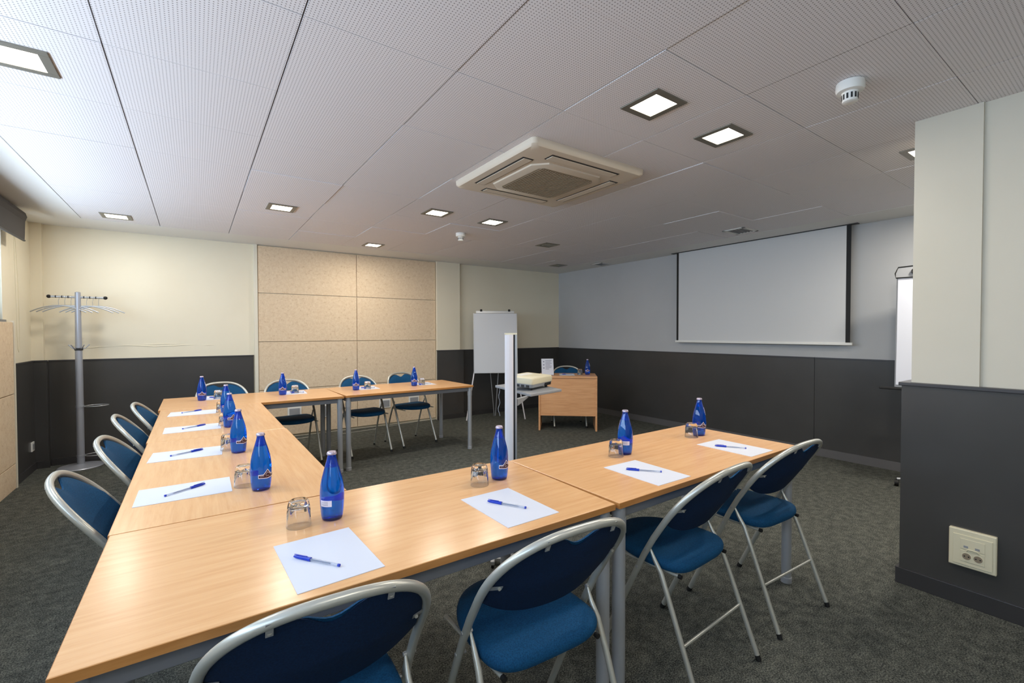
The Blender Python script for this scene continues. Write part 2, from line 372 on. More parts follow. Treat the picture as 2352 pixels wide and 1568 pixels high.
for k in range(4):
    mt = Matrix.Rotation(k * pi / 2, 4, 'Z')
    build('air_slot', B(-.29, .29, .335, .415, -.0475, -.045).xf(mt), M['dark_plastic'], ac)
    build('louvre', B(-.28, .28, .342, .402, -.0515, -.0475).xf(mt), M['ac'], ac, bevel=.002)
build('corner_logo', B(-.36, -.325, -.03, .0, -.05, -.045).xf(Matrix.Rotation(R(45), 4, 'Z')), M['grey_plastic'], ac)
# ------------------------------------------------------------------ projection screen
sc = empty('projection_screen', (RX - .09, 2.87, 1.22)); tag(sc, 'white pull-down projection screen hanging on the grey right wall', 'projection screen')
build('fabric', B(-.001, .001, -.99, .985, .02, 1.225), M['screen'], sc)
build('black_border', MB().box(-.002, .002, .985, 1.015, .02, 1.225), M['black'], sc); build('black_border', MB().box(-.002, .002, -1.03, -.99, .02, 1.225), M['black'], sc)
build('bottom_bar', B(-.012, .012, -1.05, 1.03, -.008, .02), M['white_plastic'], sc, bevel=.004)
build('housing', B(-.025, .03, -1.09, 1.09, 1.222, 1.229), M['dark_plastic'], sc)
# ------------------------------------------------------------------ tables
def make_table(x0, x1, y0, y1, rz, label, along='x', H=.74, name='conference_table'):
    cx, cy = (x0 + x1) / 2, (y0 + y1) / 2
    lx, ly = (x1 - x0) / 2, (y1 - y0) / 2
    rot = rz
    if along == 'y': lx, ly = ly, lx; rot = rz + pi / 2
    t = empty(name, (cx, cy, 0), rot); tag(t, label, 'table', 'conference tables set in a U')
    build('tabletop', B(-lx, lx, -ly, ly, H - .022, H), M['beech'], t, bevel=.0015)
    eb = MB(); e = .0012
    eb.box(-lx - e, lx + e, -ly - e, -ly, H - .0215, H - .0015).box(-lx - e, lx + e, ly, ly + e, H - .0215, H - .0015).box(-lx - e, -lx, -ly, ly, H - .0215, H - .0015).box(lx, lx + e, -ly, ly, H - .0215, H - .0015)
    build('edge_band', eb, M['beech_edge'], t)
    ap = MB(); i = .022; h0 = H - .022 - .045; h1 = H - .022
    ap.box(-lx + i + .02, lx - i - .02, -ly + i, -ly + i + .02, h0, h1).box(-lx + i + .02, lx - i - .02, ly - i - .02, ly - i, h0, h1)
    ap.box(-lx + i, -lx + i + .02, -ly + i + .02, ly - i - .02, h0, h1).box(lx - i - .02, lx - i, -ly + i + .02, ly - i - .02, h0, h1)
    build('apron', ap, M['apron'], t, bevel=.002)
    for sx in (-1, 1):
        for sy in (-1, 1):
            px, py = sx * (lx - .030), sy * (ly - .030)
            lg = build('leg', MB().lathe([(.024, .03), (.024, H - .022)], 20, (px, py, 0)), M['leg_metal'], t, smooth=True)
            build('foot', MB().lathe([(.027, 0), (.027, .028), (.022, .034)], 20, (px, py, 0)), M['grey_plastic'], lg, smooth=True)
            build('collar', MB().lathe([(.0265, H - .12), (.0265, H - .068)], 20, (px, py, 0)), M['leg_metal'], lg, smooth=True)
    return t
make_table(-.218, 1.2155, 1.108, 1.793, R(-.4), 'beech conference table at the near left corner, closest to the viewer')
make_table(1.2265, 2.632, 1.11, 1.78, R(.9), 'beech conference table at the right end of the near row')
make_table(-.22, .474, 1.803, 3.206, 0, 'beech conference table in the left row, next to the near corner', 'y')
make_table(-.226, .468, 3.209, 4.512, 0, 'beech conference table in the left row, next to the far row', 'y')
make_table(-.242, 1.172, 4.515, 5.30, 0, 'beech conference table at the far left corner of the U')
make_table(1.185, 2.635, 4.56, 5.325, R(1.9), 'beech conference table at the right end of the far row, near the flip chart')
# ------------------------------------------------------------------ chairs
CW, CZ, CA, CNX = .228, .642, .198, 2.6
def ly(z): return .225 - .46 * z - .568 * max(z - .45, 0) ** 2
def make_chair():
    t = empty('folding_chair')
    pts = []
    for k in range(9): z = .012 + (CZ - .012) * k / 8; pts.append((-CW, z))
    for k in range(1, 40):
        a = pi - pi * k / 40; c, s = cos(a), sin(a)
        pts.append((CW * math.copysign(abs(c) ** (2 / CNX), c), CZ + CA * abs(s) ** (2 / CNX)))
    for k in range(9): z = CZ - (CZ - .012) * k / 8; pts.append((CW, z))
    build('tubular_frame', MB().tube([(x, ly(z), z) for x, z in pts], .0118, 14), M['chrome'], t, smooth=True)
    for s in (-1, 1):
        x = s * .224
        lp = [(s * .214, ly(.515) + .003, .52), (s * .213, -.035, .475), (s * .214, -.064, .435), (s * .217, -.10, .35), (s * .22, -.228, .02)]
        lg = build('rear_leg', MB().tube(lp, [.003, .0075, .0098, .0098, .0098], 12), M['chrome'], t, smooth=True)
        build('foot_cap', MB().tube([(s * .22, -.2285, .018), (s * .2202, -.2345, .0)], .0108, 12), M['rubber'], lg, smooth=True)
        build('foot_cap', MB().tube([(s * CW, ly(.022), .022), (s * CW, ly(0), .0)], .0132, 12), M['rubber'], t, smooth=True)
        rl = build('seat_rail', MB().tube([(s * .196, .20, .434), (s * .182, .05, .43), (s * .165, -.110, .424)], .0068, 10), M['chrome'], t, smooth=True)
        build('rail_cap', MB().tube([(s * .165, -.108, .424), (s * .1645, -.121, .4235)], .0082, 10), M['rubber'], rl, smooth=True)
        for zz, nm in ((.515, 'rivet'), (.43, 'rivet')):
            build(nm, MB().tube([(s * (CW - .02), ly(zz), zz), (s * (CW + .0135), ly(zz), zz)], .0055, 8), M['alu'], t, smooth=True)
    z = .2; y = -.10 + (-.228 + .10) * ((.35 - z) / .33)
    build('stretcher', MB().tube([(-.219, y, z), (.219, y, z)], .006, 10), M['chrome'], t, smooth=True)
    # seat: rounded front, straighter back
    def outline(sc, n=56):
        o = []
        for k in range(n):
            a = 2 * pi * k / n; c, s = cos(a), sin(a)
            e = 2.25 if s > 0 else 4.2
            x = .2 * math.copysign(abs(c) ** (2 / e), c); y = (.262 if s > 0 else .150) * math.copysign(abs(s) ** (2 / e), s)
            o.append((x * sc, .018 + y * sc))
        return o
    prof = [(.90, .436), (.965, .438), (.995, .448), (1.0, .457), (.985, .468), (.95, .474), (.85, .4785), (.6, .4795), (.3, .478)]
    rg = [[(x, y, z - (.010 * max(0, (-.06 - y) / .07) ** 2)) for x, y in outline(sc)] for sc, z in prof]
    build('seat', MB().rings(rg), M['fabric'], t, smooth=True)
    def SAG(x, z): return -.052 * (1 - (x / .215) ** 2) * max(0.0, min(1.0, (.85 - z) / .17))
    # backrest: shell and cushion following the arch, with the hand notch in the top edge
    def top(x):
        q = abs(x) / (CW - .010); z = CZ + (CA - .013) * (max(0, 1 - q ** CNX)) ** (1 / CNX)
        if abs(x) < .07: z -= .030 * (.5 + .5 * cos(pi * x / .07))
        return z
    def bot(x): q = abs(x) / (CW - .018); return .570 + .055 * q ** 3.0
    def pad(off0, off1, inset, name, m, notch=0):
        nu, nv = 44, 14; W2 = CW - .013 - inset; F = []; Bk = []
        for i in range(nu + 1):
            u = -1 + 2 * i / nu; x = W2 * sin(u * pi / 2); a = bot(x) + inset; b = max(top(x) - inset - (notch * (.5 + .5 * cos(pi * x / .085)) if abs(x) < .085 else 0), a + .004)
            if abs(u) > .999: b = a + .03; a = a + .005
            for j in range(nv + 1):
                v = j / nv; z = a + (b - a) * v
                edge = min(1, (1 - abs(u)) * 7, v * 5 + .15, (1 - v) * 5 + .15) ** .5
                yb = ly(z) + SAG(x, z)
                F.append((x, yb + off1 * edge, z)); Bk.append((x, yb - off0 * edge, z))
        n = len(F); vs = F + Bk; fs = []; S = nv + 1
        for i in range(nu):
            for j in range(nv):
                a, b, c, d = i * S + j, (i + 1) * S + j, (i + 1) * S + j + 1, i * S + j + 1
                fs.append((d, c, b, a)); fs.append((n + a, n + b, n + c, n + d))
            fs.append((i * S, (i + 1) * S, n + (i + 1) * S, n + i * S)); fs.append((i * S + nv, n + i * S + nv, n + (i + 1) * S + nv, (i + 1) * S + nv))
        for j in range(nv):
            fs.append((j, n + j, n + j + 1, j + 1)); q = nu * S; fs.append((q + j, q + j + 1, n + q + j + 1, n + q + j))
        return build(name, MB().add(vs, fs), m, t, smooth=True)
    pad(-.002, .016, .003, 'backrest', M['fabric'])
    pad(.007, .004, .0, 'back_shell', M['back_shell'], .013)
    for x, z in ((-.11, .832), (.11, .832), (-CW, .69), (CW, .69)):
        s = 1 if x > 0 else -1
        if abs(x) < .2:
            p0 = (x, ly(z) - .006, z); z1 = z - .030; sg = SAG(x, z1); p1 = (x, ly(z1) + sg - .0085, z1); sc = (x, p1[1], z1 + .009); wv = Vector((.0065, 0, 0))
        else:
            p0 = (x - s * .008, ly(z) - .006, z); xi = x - s * .040; sg = SAG(xi, z); p1 = (xi, ly(z) + sg - .0085, z); sc = (x - s * .032, ly(z) + sg * .8 - .0085, z); wv = Vector((0, ly(z + .0065) - ly(z), .0065))
        a, b = Vector(p0), Vector(p1); th = Vector((0, -.0028, 0))
        bk = build('bracket', MB().rings([[a - wv, a + wv, a + wv + th, a - wv + th], [b - wv, b + wv, b + wv + th, b - wv + th]]), M['alu'], t)
        build('screw', MB().tube([Vector(sc), Vector(sc) + Vector((0, -.006, 0))], .0045, 8), M['chrome'], bk, smooth=True)
    return t
chairs = [
 (.225, 1.139, -2.9, 'blue folding chair nearest the viewer, tucked under the near left corner table'),
 (.836, 1.10, -3.2, 'blue folding chair second from left along the near table row'),
 (1.65, 1.155, 3.0, 'blue folding chair third along the near row, two places from its end'),
 (2.322, 1.17, -2.5, 'blue folding chair at the right end of the near table row'),
 (-.169, 2.235, -87.2, 'blue folding chair in the left row, closest to the viewer'),
 (-.134, 2.895, -91.5, 'blue folding chair in the left row, second from the viewer'),
 (-.162, 3.653, -87.9, 'blue folding chair in the left row, third from the viewer'),
 (-.118, 4.20, -92.1, 'blue folding chair in the left row, farthest, near the coat stand'),
 (.244, 5.288, 188, 'blue folding chair behind the far table, in front of the dark wainscot'),
 (.824, 5.20, 186, 'blue folding chair behind the far table, left one before the acoustic panels'),
 (1.573, 5.20, 186, 'blue folding chair behind the far table, left of the end chair'),
 (2.18, 5.32, 190, 'blue folding chair behind the right end of the far table'),
 (4.468, 4.965, 146, 'blue folding chair behind the small beech desk')]
proto = make_chair()
for i, (x, y, a, lb) in enumerate(chairs):
    o = proto if i == 0 else copy_tree(proto)
    o.location = (x, y, 0); o.rotation_euler = (0, 0, R(a))
    tag(o, lb, 'chair', 'blue folding chairs')
# ------------------------------------------------------------------ bottles, glasses, paper, pens
TZ = .74
def bprof():
    return [(.0265, .0), (.0315, .003), (.0335, .012), (.0355, .03), (.0372, .055), (.0378, .078), (.0372, .095), (.0352, .115), (.0315, .135), (.027, .152), (.0228, .168), (.0188, .182), (.0155, .194), (.0136, .203), (.0128, .209), (.0142, .211), (.0142, .2145), (.012, .216)]
def rad(z):
    p = bprof()
    for (r0, z0), (r1, z1) in zip(p, p[1:]):
        if z0 <= z <= z1: return r0 + (r1 - r0) * (z - z0) / max(z1 - z0, 1e-6)
    return p[-1][0]
def wrap(pts2, off, n=1):
    """polygon strip columns: list of (angle_deg, zlo, zhi)"""
    vs = []; fs = []
    for a, z0, z1 in pts2:
        for z in (z0, (z0 + z1) / 2, z1):
            r = rad(z) + off; vs.append((r * cos(R(a)), r * sin(R(a)), z))
    for i in range(len(pts2) - 1):
        for j in range(2): fs.append((i * 3 + j, (i + 1) * 3 + j, (i + 1) * 3 + j + 1, i * 3 + j + 1))
    return MB().add(vs, fs)
def make_bottle():
    t = empty('water_bottle')
    mb = MB().lathe(bprof(), 40)
    # air space inside the neck, above the water line
    ins = [(.0005, .171), (.0185, .171), (.0160, .182), (.0127, .194), (.0108, .203), (.010, .212), (.0005, .2125)]
    q = MB().lathe(ins, 28); q.f = [tuple(reversed(f)) for f in q.f]; mb.add(q.v, q.f)
    build('bottle_body', mb, M['bottle'], t, smooth=True)
    cp = MB(); n = 42; rings = []
    for z, r, w in ((.2105, .0150, .0007), (.213, .0150, .0007), (.2175, .0142, .0), (.2195, .0125, 0), (.2195, .004, 0)):
        rings.append([((r + w * (k % 2)) * cos(2 * pi * k / n), (r + w * (k % 2)) * sin(2 * pi * k / n), z) for k in range(n)])
    build('crown_cap', cp.rings(rings), M['cap'], t, smooth=True)
    # front badge: pale outlined band rising to a mountain in the middle
    def badge(g, off):
        c = []
        for k in range(-12, 13):
            a = k * 4.2 * (1 - g * .06); up = max(0, 1 - abs(k) / 5.5) * .019
            c.append((a, .051 + g * .003 - .003 * max(0, 1 - abs(k) / 9), .066 - g * .003 + up - (g * .0008)))
        return wrap(c, off)
    fb = build('front_label', badge(0, .0004), M['label_white'], t, smooth=True)
    build('badge', badge(1, .0007), M['maroon'], fb, smooth=True)
    mk = MB()
    for pts in ([(-12, .062), (-5, .070), (0, .074), (4, .068), (9, .072), (14, .064)], [(-40, .0585), (-20, .0595)], [(20, .0595), (40, .0585)], [(-10, .0575), (0, .060), (10, .0575)]):
        mk.tube([((rad(z) + .0009) * cos(R(a)), (rad(z) + .0009) * sin(R(a)), z) for a, z in pts], .0006, 5)
    build('badge_lines', mk, M['label_white'], fb)
    bk = build('back_label', wrap([(a, .050, .070) for a in range(150, 216, 6)], .0004), M['label_white'], t, smooth=True)
    mk = MB()
    for zz in (.0655, .062, .0585, .055):
        mk.tube([((rad(zz) + .0006) * cos(R(a)), (rad(zz) + .0006) * sin(R(a)), zz) for a in range(156, 196, 6)], .0004, 4)
    build('small_print', mk, M['maroon'], bk)
    mk = MB()
    for k in range(9):
        z0 = .120 + k * .0052; a0 = -9 if k % 2 else -4; a1 = 6 if k % 3 else 2
        mk.tube([((rad(z) + .0005) * cos(R(a)), (rad(z) + .0005) * sin(R(a)), z) for a, z in ((70 + a0, z0), (70 + a0 + 4, z0 + .0035), (70 + a1, z0 + .0008), (70 + a1 + 3, z0 + .0038))], .0009, 4)
    build('neck_print', mk, M['label_white'], t)
    return t
bottles = [
 (.363, 1.552, TZ, 45, 'blue glass water bottle at the near left corner, back label showing'),
 (.205, 2.0, TZ, -60, 'blue glass water bottle, nearest on the left table row'),
 (.177, 2.693, TZ, -58, 'blue glass water bottle, second nearest on the left table row'),
 (.18, 3.46, TZ, -60, 'blue glass water bottle, third on the left table row'),
 (.189, 4.05, TZ, -80, 'blue glass water bottle, farthest on the left table row'),
 (.048, 4.975, TZ, -90, 'blue glass water bottle at the left end of the far table row'),
 (.705, 4.96, TZ, -100, 'blue glass water bottle on the far row, before the left panel chair'),
 (1.404, 4.92, TZ, -105, 'blue glass water bottle on the far row, below the acoustic panel joint'),
 (2.066, 4.93, TZ, -110, 'blue glass water bottle rightmost on the far table row'),
 (1.033, 1.575, TZ, -75, 'blue glass water bottle in the middle of the near row, beside the table seam'),
 (1.763, 1.538, TZ, 45, 'blue glass water bottle on the near row, second from its right end'),
 (2.439, 1.565, TZ, -112, 'blue glass water bottle at the right end of the near row'),
 (4.58, 4.69, .75, -130, 'blue glass water bottle standing on the small beech desk')]
pb = make_bottle()
for i, (x, y, z, a, lb) in enumerate(bottles):
    o = pb if i == 0 else copy_tree(pb); o.location = (x, y, z); o.rotation_euler = (0, 0, R(a)); tag(o, lb, 'bottle', 'blue water bottles')
def make_glass():
    n = 36; rings = []
    def ring(r, z, w=0): return [((r + w * abs(sin(4.5 * 2 * pi * k / n))) * cos(2 * pi * k / n), (r + w * abs(sin(4.5 * 2 * pi * k / n))) * sin(2 * pi * k / n), z) for k in range(n)]
    # upside down tumbler: rim on the table, thick base on top
    outer = [(.0365, .0005, 0), (.0368, .002, 0), (.0355, .014, 0), (.0335, .034, .0014), (.031, .056, .003), (.0288, .072, .0032), (.028, .079, .0008), (.0255, .0815, 0)]
    inner = [(.019, .0600, 0), (.0235, .0575, 0), (.0265, .048, 0), (.0315, .03, 0), (.0343, .012, 0), (.0352, .0005, 0)]
    mb = MB(); vs = [ring(*p) for p in outer]
    mb.rings(vs, cap=False); o = len(mb.v); top = tuple((len(outer) - 1) * n + k for k in range(n)); mb.f.append(top)
    vi = [ring(*p) for p in inner]; mb.rings(vi, cap=False); mb.f.append(tuple(reversed(range(o, o + n))))
    e = o + (len(inner) - 1) * n
    for k in range(n): mb.f.append((e + k, e + (k + 1) % n, (k + 1) % n, k))
    return build('drinking_glass', mb, M['glass'], None, smooth=True)
pg = make_glass()
glasses = [(.262, 1.55, TZ, 'upturned clear tumbler at the near left corner of the tables'), (.925, 1.555, TZ, 'upturned clear tumbler by the middle bottle of the near row'),
 (1.688, 1.53, TZ, 'upturned clear tumbler on the near row, second from its right end'), (2.356, 1.56, TZ, 'upturned clear tumbler at the right end of the near row'),
 (.155, 2.085, TZ, 'upturned clear tumbler behind the nearest bottle of the left row'), (.138, 2.775, TZ, 'upturned clear tumbler behind the second bottle of the left row'),
 (.157, 3.54, TZ, 'upturned clear tumbler behind the third bottle of the left row'), (.165, 4.16, TZ, 'upturned clear tumbler behind the farthest bottle of the left row'),
 (.172, 5.01, TZ, 'upturned clear tumbler at the left end of the far row'), (.826, 5.02, TZ, 'upturned clear tumbler on the far row, before the left panel chair'),
 (1.537, 4.955, TZ, 'upturned clear tumbler on the far row, right of the panel joint'), (2.171, 4.955, TZ, 'upturned clear tumbler rightmost on the far row'),
 (4.50, 4.76, .75, 'upturned clear tumbler on the small beech desk')]
for i, (x, y, z, lb) in enumerate(glasses):
    o = pg if i == 0 else pg.copy()
    if i: COL.objects.link(o)
    o.location = (x, y, z + .0002); o.rotation_euler = (0, 0, i * .4); tag(o, lb, 'glass', 'upturned tumblers')
pp = build('paper_sheet', B(-.105, .105, -.1485, .1485, 0, .0016), M['paper'])
papers = [(.287, 1.292, 2.3, TZ, 'white paper sheet at the near left corner, closest to the viewer'), (.893, 1.305, 1.0, TZ, 'white paper sheet second from left along the near row'),
 (1.602, 1.281, -.4, TZ, 'white paper sheet third from left along the near row'), (2.323, 1.288, -.6, TZ, 'white paper sheet at the right end of the near row'),
 (-.036, 2.144, 89.4, TZ, 'white paper sheet nearest on the left table row'), (-.037, 2.8, 86.8, TZ, 'white paper sheet second nearest on the left table row'),
 (-.016, 3.542, 89.6, TZ, 'white paper sheet third on the left table row'), (-.016, 4.226, 86, TZ, 'white paper sheet farthest on the left table row'),
 (.16, 5.11, 2, TZ, 'white paper sheet at the left end of the far row'), (.83, 5.08, -4, TZ, 'white paper sheet on the far row, left of the acoustic panel joint'),
 (1.56, 5.04, -4, TZ, 'white paper sheet on the far row, right of the acoustic panel joint'), (2.24, 5.06, -4, TZ, 'white paper sheet rightmost on the far row'),
 (4.352, 4.872, -39, .75, 'white paper sheet on the small beech desk')]
for i, (x, y, a, z, lb) in enumerate(papers):
    o = pp if i == 0 else pp.copy()
    if i: COL.objects.link(o)
    o.location = (x, y, z); o.rotation_euler = (0, 0, R(a)); tag(o, lb, 'paper', 'white note paper')
def make_pen():
    t = empty('ballpoint_pen'); z = .0042
    build('barrel', MB().tube([(-.02, 0, z), (.074, 0, z)], .0037, 6), M['barrel'], t)
    build('refill', MB().tube([(-.02, 0, z), (.045, 0, z)], .0015, 8), M['ink_line'], t)
    build('end_plug', MB().tube([(.070, 0, z), (.0755, 0, z)], .0038, 10), M['ink'], t, smooth=True)
    cp = build('pen_cap', MB().tube([(-.018, 0, z), (-.03, 0, z), (-.062, 0, z), (-.074, 0, z)], [.0056, .0053, .0044, .0025], 14), M['ink'], t, smooth=True)
    build('clip', B(-.072, -.030, -.0018, .0018, z + .0052, z + .0068).xf(Matrix.Rotation(0, 4, 'X')), M['ink'], cp, bevel=.0005)
    return t
pens = [((.206, 1.34), (.306, 1.203)), ((.85, 1.378), (.928, 1.243)), ((1.55, 1.349), (1.648, 1.233)), ((2.26, 1.358), (2.34, 1.234)), ((.029, 2.188), (-.099, 2.105)), ((.03, 2.848), (-.105, 2.78)), ((.057, 3.618), (-.074, 3.527)), ((.038, 4.323), (-.085, 4.244)),
        ((.12, 5.12), (.21, 5.05)), ((.80, 5.12), (.90, 5.03)), ((1.50, 5.06), (1.62, 4.99)), ((2.20, 5.10), (2.30, 5.02)), ((4.30, 4.90), (4.42, 4.86))]
ppn = make_pen()
for i, (a, b) in enumerate(pens):
    o = ppn if i == 0 else copy_tree(ppn)
    zt = papers[i][3]
    o.location = ((a[0] + b[0]) / 2, (a[1] + b[1]) / 2, zt + .0016); o.rotation_euler = (0, 0, math.atan2(b[1] - a[1], b[0] - a[0]))
    tag(o, 'blue-capped ballpoint pen on the ' + papers[i][4].replace('white paper sheet', 'sheet').split(', closest')[0], 'pen', 'ballpoint pens')
# ------------------------------------------------------------------ desk
dk = empty('desk', (3.881, 4.927, 0), math.atan2(4.402 - 4.927, 4.477 - 3.881)); tag(dk, 'small beech desk with a front panel near the far right corner', 'desk')
DW = .80
build('desk_top', B(0, DW, 0, .52, .725, .75), M['desk_wood'], dk, bevel=.002)
build('side_panel', B(.0, .025, 0.005, .5, 0, .725), M['desk_wood'], dk, bevel=.002)
build('side_panel', B(DW - .025, DW, 0.005, .5, 0, .725), M['desk_wood'], dk, bevel=.002)
build('front_panel', B(.025, DW - .025, .015, .033, .205, .725), M['desk_wood'], dk)
ch = empty('sign_holder', (4.07, 4.955, .75), R(-30)); tag(ch, 'upright printed card in a clear stand on the small desk', 'sign')
tilt = Matrix.Rotation(R(-12), 4, 'X')
build('card', B(-.085, .085, -.001, .001, .004, .235).xf(tilt), M['paper'], ch)
build('acrylic_stand', MB().box(-.09, .09, .002, .005, 0, .24).xf(tilt).box(-.09, .09, -.02, .07, 0, .003), M['holder'], ch)
pr = MB()
for k, (x0, x1) in enumerate(((-.03, .06), (-.03, .05), (-.03, .06), (-.03, .04), (-.03, .06), (-.03, .055), (-.03, .02))):
    z = .205 - k * .02; pr.box(x0, x1, -.002, -.0011, z, z + .006)
for k in range(3): pr.box(-.062, -.045, -.002, -.0011, .185 - k * .045, .2 - k * .045)
build('printed_text', pr.xf(tilt), M['print'], ch)
# ------------------------------------------------------------------ projector on its stand
ps = empty('projector_stand', (1.493, 2.146, 0), R(-34.9)); tag(ps, 'slim tall white column projector stand with a grey shelf', 'projector stand')
k = .62
prof = [(-.062, .0), (-.058, -.012), (-.045, -.02), (-.02, -.024), (.005, -.022), (.018, -.014), (.018, .03), (-.062, .03)]
build('white_column', MB().rings([[(x * k, y * k, .04) for x, y in prof], [(x * k, y * k, 1.335) for x, y in prof]]), M['white_metal'], ps, bevel=.0015)
build('slot', B(.018 * k, .034 * k, -.004 * k, .03 * k, .04, 1.335), M['dark_plastic'], ps)
build('rail', B(.034 * k, .05 * k, -.012 * k, .03 * k, .04, 1.343), M['alu'], ps, bevel=.001)
build('top_cap', B(-.064 * k, .052 * k, -.014 * k, .032 * k, 1.335, 1.345), M['cream_plastic'], ps, bevel=.001)
build('base_beam', B(-.11, .13, -.012, .03, .025, .045), M['alu'], ps, bevel=.004)
for sx in (-.11, .13):
    ft = build('base_foot', B(sx - .012, sx + .012, -.05, .24, .022, .045), M['alu'], ps, bevel=.004)
    for sy in (-.03, .22): build('castor', MB().tube([(sx - .008, sy, .0125), (sx + .008, sy, .0125)], .0125, 16), M['rubber'], ft, smooth=True)
iv = Matrix.Rotation(R(34.9), 4, 'Z') @ Matrix.Translation((-1.493, -2.146, 0))
def W(x, y, z=0): return tuple(iv @ Vector((x, y, z)))
a_ = Vector((1.64, 2.156)); b_ = Vector((1.952, 2.235)); d_ = Vector((1.72, 2.672)); c_ = b_ + d_ - a_
sh = [W(*p) for p in (a_, b_, c_, d_)]
SZ = .98
build('shelf', MB().rings([[(x, y, SZ - .016) for x, y, _ in sh], [(x, y, SZ) for x, y, _ in sh]]), M['grey_plastic'], ps, bevel=.003)
rb = MB()
for q in range(11):
    f = .05 + q * .09; p0 = a_ + (d_ - a_) * f; p1 = b_ + (c_ - b_) * f; rb.tube([W(p0.x, p0.y, SZ - .001), W(p1.x, p1.y, SZ - .001)], .0022, 6)
build('shelf_ribs', rb, M['grey_plastic'], ps)
bp = [W(1.525, 2.128), W(1.665, 2.20), W(1.657, 2.22), W(1.517, 2.148)]
zz0 = (.925, .960, .960, .925)
build('shelf_bracket', MB().rings([[(x, y, z) for (x, y, _), z in zip(bp, zz0)], [(x, y, SZ - .016) for x, y, _ in bp]]), M['grey_plastic'], ps)
cb = [W(1.745, 2.655, SZ - .016)]
for q in range(1, 12): cb.append(W(1.745 + .006 * sin(q * 1.3) - q * .0005, 2.655 + .004 * sin(q), SZ - .016 - q * .018))
build('cable', MB().tube(cb, .0026, 8), M['grey_plastic'], ps, smooth=True)
# projector
pj = empty('projector', (1.821, 2.412, SZ + .0115), 0); pj.rotation_euler = (R(3.2), 0, R(25)); tag(pj, 'cream and grey video projector on the stand shelf', 'projector')
build('lower_body', MB().rings([[(x, y, z) for x, y in rrect(w, d, .02)] for w, d, z in ((.26, .165, .008), (.285, .19, .012), (.295, .198, .03), (.295, .198, .04))]), M['grey_plastic'], pj, smooth=True)
build('upper_shell', MB().rings([[(x, y, z) for x, y in rrect(w, d, .018)] for w, d, z in ((.298, .20, .034), (.302, .204, .044), (.297, .199, .068), (.287, .189, .073))]), M['cream_plastic'], pj, smooth=True)
build('control_panel', B(-.07, .09, .02, .07, .0725, .0745), M['white_plastic'], pj, bevel=.001)
build('lens', MB().tube([(.05, .097, .03), (.05, .112, .03)], [.024, .021], 20), M['black'], pj, smooth=True)
for q in range(4): build('port', B(-.1505, -.146, -.075 + q * .035, -.055 + q * .035, .014, .028), M['dark_plastic'], pj)
build('vent', MB().box(.03, .12, -.1012, -.097, .012, .03), M['dark_plastic'], pj)
for x, y in ((-.11, -.07), (.11, -.07)): build('foot', MB().lathe([(.010, -.0065), (.009, .012)], 12, (x, y, 0)), M['rubber'], pj)
for x, y in ((-.11, .07), (.11, .07)): build('foot', MB().lathe([(.010, -.016), (.009, .012)], 12, (x, y, 0)), M['rubber'], pj)
# ------------------------------------------------------------------ flip charts
fc = empty('flip_chart', (3.83, 5.93, 0), R(-28)); tag(fc, 'blank white flip chart easel by the far wall', 'flip chart')
fb = Matrix.Translation((0, 0, .735)) @ Matrix.Rotation(R(-6), 4, 'X')
build('board', B(-.335, .335, -.006, .012, 0, .92).xf(fb), M['white_board'], fc, bevel=.003)
ef = MB().box(-.342, -.335, -.01, .014, -.005, .925).box(.335, .342, -.01, .014, -.005, .925).box(-.342, .342, -.01, .014, -.012, 0).xf(fb)
build('board_frame', ef, M['alu'], fc)
build('clamp_bar', B(-.30, .30, -.012, .008, .92, .962).xf(fb), M['alu'], fc, bevel=.003)
for s in (-1, 1): build('clamp_knob', MB().lathe([(.018, .95), (.02, .965), (.016, .985)], 14, (s * .22 - .0, -.004, 0)).xf(fb), M['rubber'], fc, smooth=True)
for s in (-1, 1):
    lg = build('leg', MB().tube([(s * .33, .03, .76), (s * .455, -.03, .0)], .0105, 10), M['white_metal'], fc, smooth=True)
build('rear_leg', MB().tube([(.06, .06, .95), (.02, .33, .0)], .009, 10), M['leg_metal'], fc, smooth=True)
build('rear_leg', MB().tube([(-.10, .05, .95), (.0, .33, .0)], .007, 10), M['leg_metal'], fc, smooth=True)
f2 = empty('flip_chart', (5.168, 1.055, 0), R(-78)); tag(f2, 'flip chart with white paper pad half hidden behind the right partition', 'flip chart')
fm = Matrix.Translation((0, 0, .88)) @ Matrix.Rotation(R(-7), 4, 'X')
build('back_board', B(-.32, .32, .004, .018, -.02, 1.0).xf(fm), M['grey_plastic'], f2, bevel=.003)
build('paper_pad', B(-.31, .31, -.004, .004, .0, .97).xf(fm), M['paper'], f2)
hd = [(-.325, .96), (.325, .96), (.33, 1.0), (.31, 1.055), (.0, 1.075), (-.31, 1.055), (-.33, 1.0)]
build('clamp_header', MB().rings([[(x, -.012, z) for x, z in hd], [(x, .02, z) for x, z in hd]]).xf(fm), M['grey_plastic'], f2)
build('header_rim', MB().tube([(x, -.014, z) for x, z in hd], .005, 8, closed=True).xf(fm), M['black'], f2, smooth=True)
for s in (-1, 1): build('clamp_knob', MB().tube([(s * .20, -.012, 1.01), (s * .20, -.035, 1.01)], .022, 16).xf(fm), M['black'], f2, smooth=True)
build('pen_tray', B(-.42, .33, -.09, .0, -.045, -.025).xf(fm), M['black'], f2, bevel=.004)
build('pole', MB().tube([(0, .03, .06), (0, .05, 1.0)], .017, 14), M['leg_metal'], f2, smooth=True)
